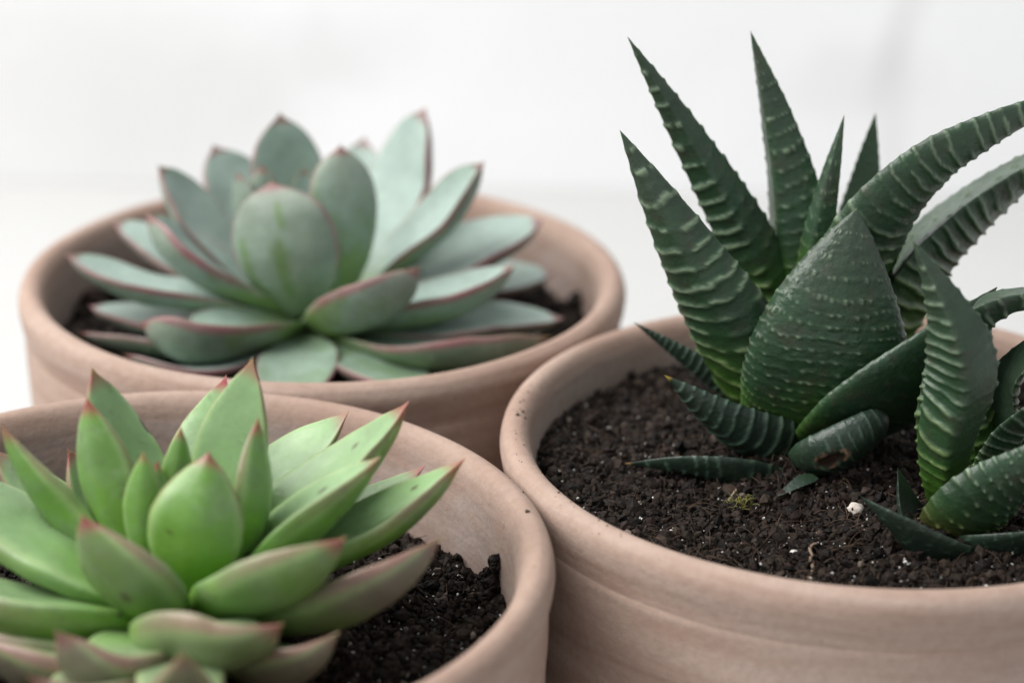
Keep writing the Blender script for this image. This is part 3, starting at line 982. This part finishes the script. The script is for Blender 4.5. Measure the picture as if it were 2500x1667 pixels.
YD = 5.50
axD = at(2225, 1180, YD)
rootD = thing('ridged_succulent', 'small offset of the dark ridged succulent at the right edge of the soil', 'succulent', (axD[0], axD[1], -0.12))
stem(rootD, (axD[0], axD[1], -0.2), (axD[0], axD[1], 0.02), 0.08, 0.06, (.06, .06, .03))
LD = [
    dict(p=[(2165, 1150, -.06), (2175, 1010, -.12), (2210, 860, -.14), (2180, 720, -.16), (2098, 556, -.14)], w=.185, ridges=19, bump=.0, keel=.85, nhint=(.0, 1, .2), amp=.09, side=1, thL=.8, shape=prof([(0, .45), (.1, .62), (.3, .85), (.5, 1.0), (.62, .9), (.75, .6), (.88, .3), (.96, .12), (1, .01)])),
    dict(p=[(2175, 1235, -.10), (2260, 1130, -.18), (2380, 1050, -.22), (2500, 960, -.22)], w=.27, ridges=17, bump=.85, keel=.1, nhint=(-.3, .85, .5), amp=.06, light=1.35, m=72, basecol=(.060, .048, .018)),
    dict(p=[(2225, 1120, .06), (2185, 870, .10), (2215, 740, .09), (2300, 682, .07), (2500, 660, .04)], w=.26, ridges=20, bump=.0, keel=.5, thL=.8, nhint=(-.3, .25, 1)),
    dict(p=[(2245, 1130, .06), (2290, 920, .08), (2350, 820, .06), (2470, 740, .04)], w=.18, ridges=20, bump=.5, nhint=(-.3, -.3, 1)),
    dict(p=[(2250, 1150, .0), (2300, 1020, -.02), (2360, 940, -.04), (2480, 850, -.04)], w=.16, ridges=20, bump=.5, nhint=(-.3, .5, 1)),
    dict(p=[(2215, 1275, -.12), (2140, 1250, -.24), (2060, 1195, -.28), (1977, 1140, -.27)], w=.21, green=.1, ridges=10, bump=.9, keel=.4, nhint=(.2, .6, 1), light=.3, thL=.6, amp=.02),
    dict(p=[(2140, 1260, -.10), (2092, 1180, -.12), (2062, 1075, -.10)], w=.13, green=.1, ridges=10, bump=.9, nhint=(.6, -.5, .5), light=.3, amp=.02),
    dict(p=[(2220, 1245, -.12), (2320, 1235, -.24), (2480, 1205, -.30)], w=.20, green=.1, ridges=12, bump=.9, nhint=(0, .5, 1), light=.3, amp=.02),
]
for k, L in enumerate(LD):
    q = dict(L)
    haw_leaf(rootD, q.pop('p'), q.pop('w'), YD, axD, seed=k + 101, **q)


# ---------------------------------------------------------------- small things on the soil
def lump(px, py, size, label, col, name='perlite_grain', cat='perlite', group=None, seed=0, sub=3, flat=.8):
    import bmesh
    p = atz(px, py, -0.11)
    for _ in range(5):
        p = atz(px, py, float(HC(np.array([p[0]]), np.array([p[1]]))[0]) + size * .5)
    bm = bmesh.new()
    bmesh.ops.create_icosphere(bm, subdivisions=sub, radius=1.0)
    v = np.array([q.co[:] for q in bm.verts])
    f = np.array([[q.index for q in fc.verts] for fc in bm.faces])
    bm.free()
    d = 1 + .9 * (vnoise(v, 1.3, 3, seed) - .5) + .45 * (vnoise(v, 4.0, 2, seed + 1) - .5)
    v = v * d[:, None] * np.array([1, .9, flat]) * size + p
    c = np.asarray(col)[None] * (0.75 + .5 * vnoise(v, 40, 2, seed))[:, None]
    o = mesh_obj(name, v, f, M_PERL, None, c, origin=tuple(p - np.array([0, 0, size * flat])))
    return tag(o, label, cat, group)


lump(1966, 1172, .023, 'large white perlite lump beside the small offset leaf', (.62, .56, .50), seed=1)
lump(1663, 1160, .0095, 'tiny white perlite grain at the left end of the yellow moss', (.80, .80, .78), seed=3, sub=2)
lump(1826, 1268, .013, 'white perlite grain lying alone near the front rim of the right pot', (.72, .71, .68), seed=4, sub=2)
for k, (px, py, sz) in enumerate(((1500, 1145, .008), (1520, 1118, .008), (1740, 1270, .006), (1890, 1250, .007), (1620, 1205, .006), (1545, 1075, .007), (1400, 985, .010), (1430, 930, .009),
                                  (1470, 960, .009), (1770, 1200, .006), (1950, 1290, .007), (2080, 1290, .007), (2160, 1330, .008), (2290, 1300, .007), (1620, 1270, .006), (1700, 1300, .007),
                                  (1860, 1330, .008), (1410, 1120, .007), (2010, 1330, .007), (1990, 1180, .007), (1650, 1110, .006), (1825, 1075, .006))):
    lump(px, py, sz, 'tiny pale grit grain on the dark soil of the right pot', (.60, .58, .55), 'grit_grain', 'grit', 'pale grit grains on the right pot soil', seed=10 + k, sub=1)


def tuft(px, py, spread, n, label, seed):
    r = np.random.default_rng(seed)
    p = atz(px, py, -0.115)
    z = float(HC(np.array([p[0]]), np.array([p[1]]))[0])
    V, F, C = [], [], []
    off = 0
    for k in range(n):
        s = np.linspace(0, 1, 9)
        x0, y0 = p[0] + r.normal(0, spread), p[1] + r.normal(0, spread * .6)
        L, d, up_ = r.uniform(.015, .045), r.random() * 6.28, r.uniform(.005, .03)
        curl = r.uniform(-3, 3)
        a = d + curl * s
        xs = x0 + np.cumsum(np.cos(a)) * L / 9
        ys = y0 + np.cumsum(np.sin(a)) * L / 9
        zs = z + .006 + up_ * np.sin(s * np.pi * r.uniform(.5, 1)) + .008 * r.random()
        v, f = tube(np.stack([xs, ys, zs], -1), r.uniform(.0010, .0024) * (1 - .5 * s), 4)
        V.append(v)
        F.append(f + off)
        off += len(v)
        C.append(np.broadcast_to(np.array([.17, .17, .045]) * r.uniform(.3, 1.2) * np.array([1, r.uniform(.85, 1.1), r.uniform(.6, 1.6)]), (len(v), 3)))
    o = mesh_obj('moss_tuft', np.vstack(V), np.vstack(F), M_MOSS, None, np.vstack(C), origin=(p[0], p[1], z))
    tag(o, label, 'moss', 'moss tufts on the right pot soil')


tuft(1700, 1165, .018, 60, 'yellow-green moss tuft on open soil beside a tiny white grain', 5)
tuft(1780, 1062, .012, 40, 'small yellow moss wisp beside the curled broken leaf', 6)


def twig(pts, rad, label, col):
    P = [atz(x, y, -0.11) for x, y, _ in pts]
    Q = []
    for p, (_, _, up_) in zip(P, pts):
        z = float(HC(np.array([p[0]]), np.array([p[1]]))[0]) + .006 + up_
        Q.append((p[0], p[1], z))
    c = catmull(Q, 24)
    c = c + .002 * np.random.default_rng(int(pts[0][0])).normal(size=c.shape)
    v, f = tube(c, rad * np.linspace(1, .6, 24), 7)
    o = mesh_obj('twig', v, f, M_STEM, None, np.asarray(col)[None] * (.7 + .6 * vnoise(v, 60, 2, 3))[:, None], origin=tuple(c[0]))
    tag(o, label, 'twig')


twig([(1862, 1322, 0), (1866, 1290, .01), (1862, 1262, .02), (1876, 1255, .02)], .0055, 'short pale brown bark fibre standing in the soil near the front', (.20, .14, .10))
twig([(1668, 1155, .0), (1690, 1125, .01), (1712, 1108, .005)], .0035, 'thin straw stalk leaning over the yellow moss tuft', (.36, .27, .20))
lf = dict(p=[(1860, 1098, -.05), (1830, 1112, -.08), (1785, 1140, -.10)], w=.06)
haw_leaf(rootC, [(1872, 1094, -.42), (1835, 1108, -.46), (1785, 1140, -.50)], .042, YC, axC, ridges=10, bump=.5, nhint=(0, -.3, 1), seed=140, light=.6, green=.1)


def rim_crumbs(label, c, n, a0, a1, seed):
    r = np.random.default_rng(seed)
    a = r.uniform(a0, a1, n)
    rr = r.uniform(.921, .985, n)
    z = np.interp(rr, [.919, .934, .952, .970, .990], [-.028, -.008, .0, -.002, -.018]) + .001
    sz = np.exp(r.normal(-6.2, .45, n))
    v, f = grains(np.stack([c[0] + rr * np.cos(a), c[1] + rr * np.sin(a), z], -1), sz, r)
    col = np.repeat(np.array([.05, .035, .026])[None] * r.uniform(.5, 2.5, (n, 1)), 12, 0)
    o = mesh_obj('soil_crumbs', v, f, M_SOIL, None, col, origin=(c[0], c[1], 0), smooth_shade=False)
    tag(o, label, 'soil', kind='stuff')


rim_crumbs('specks of soil on the rim of the right pot', POT_C, 55, math.radians(160), math.radians(225), 51)
rim_crumbs('specks of soil on the rim of the front left pot', POT_B, 9, math.radians(-60), math.radians(80), 52)

r5 = np.random.default_rng(77)
pp, ss = [], []
for (px, py, dy, n_, sp_) in ((447, 1372, -.135, 16, .012), (352, 1437, -.24, 14, .010), (570, 1270, -.05, 4, .006), (275, 1411, -.30, 2, .003)):
    q = at(px, py, YB + dy)
    pp.append(q + r5.normal(0, sp_, (n_, 3)))
    ss.append(r5.uniform(.003, .007, n_))
v, f = grains(np.vstack(pp), np.concatenate(ss), r5)
o = mesh_obj('soil_crumbs', v, f, M_SOIL, None, np.broadcast_to((.02, .013, .009), (len(v), 3)), origin=tuple(pp[0][0]), smooth_shade=False)
tag(o, 'dark soil crumbs caught between the leaves of the bright green rosette', 'soil', kind='stuff')

for o in list(bpy.data.objects):
    if '_o' in o:
        del o['_o']
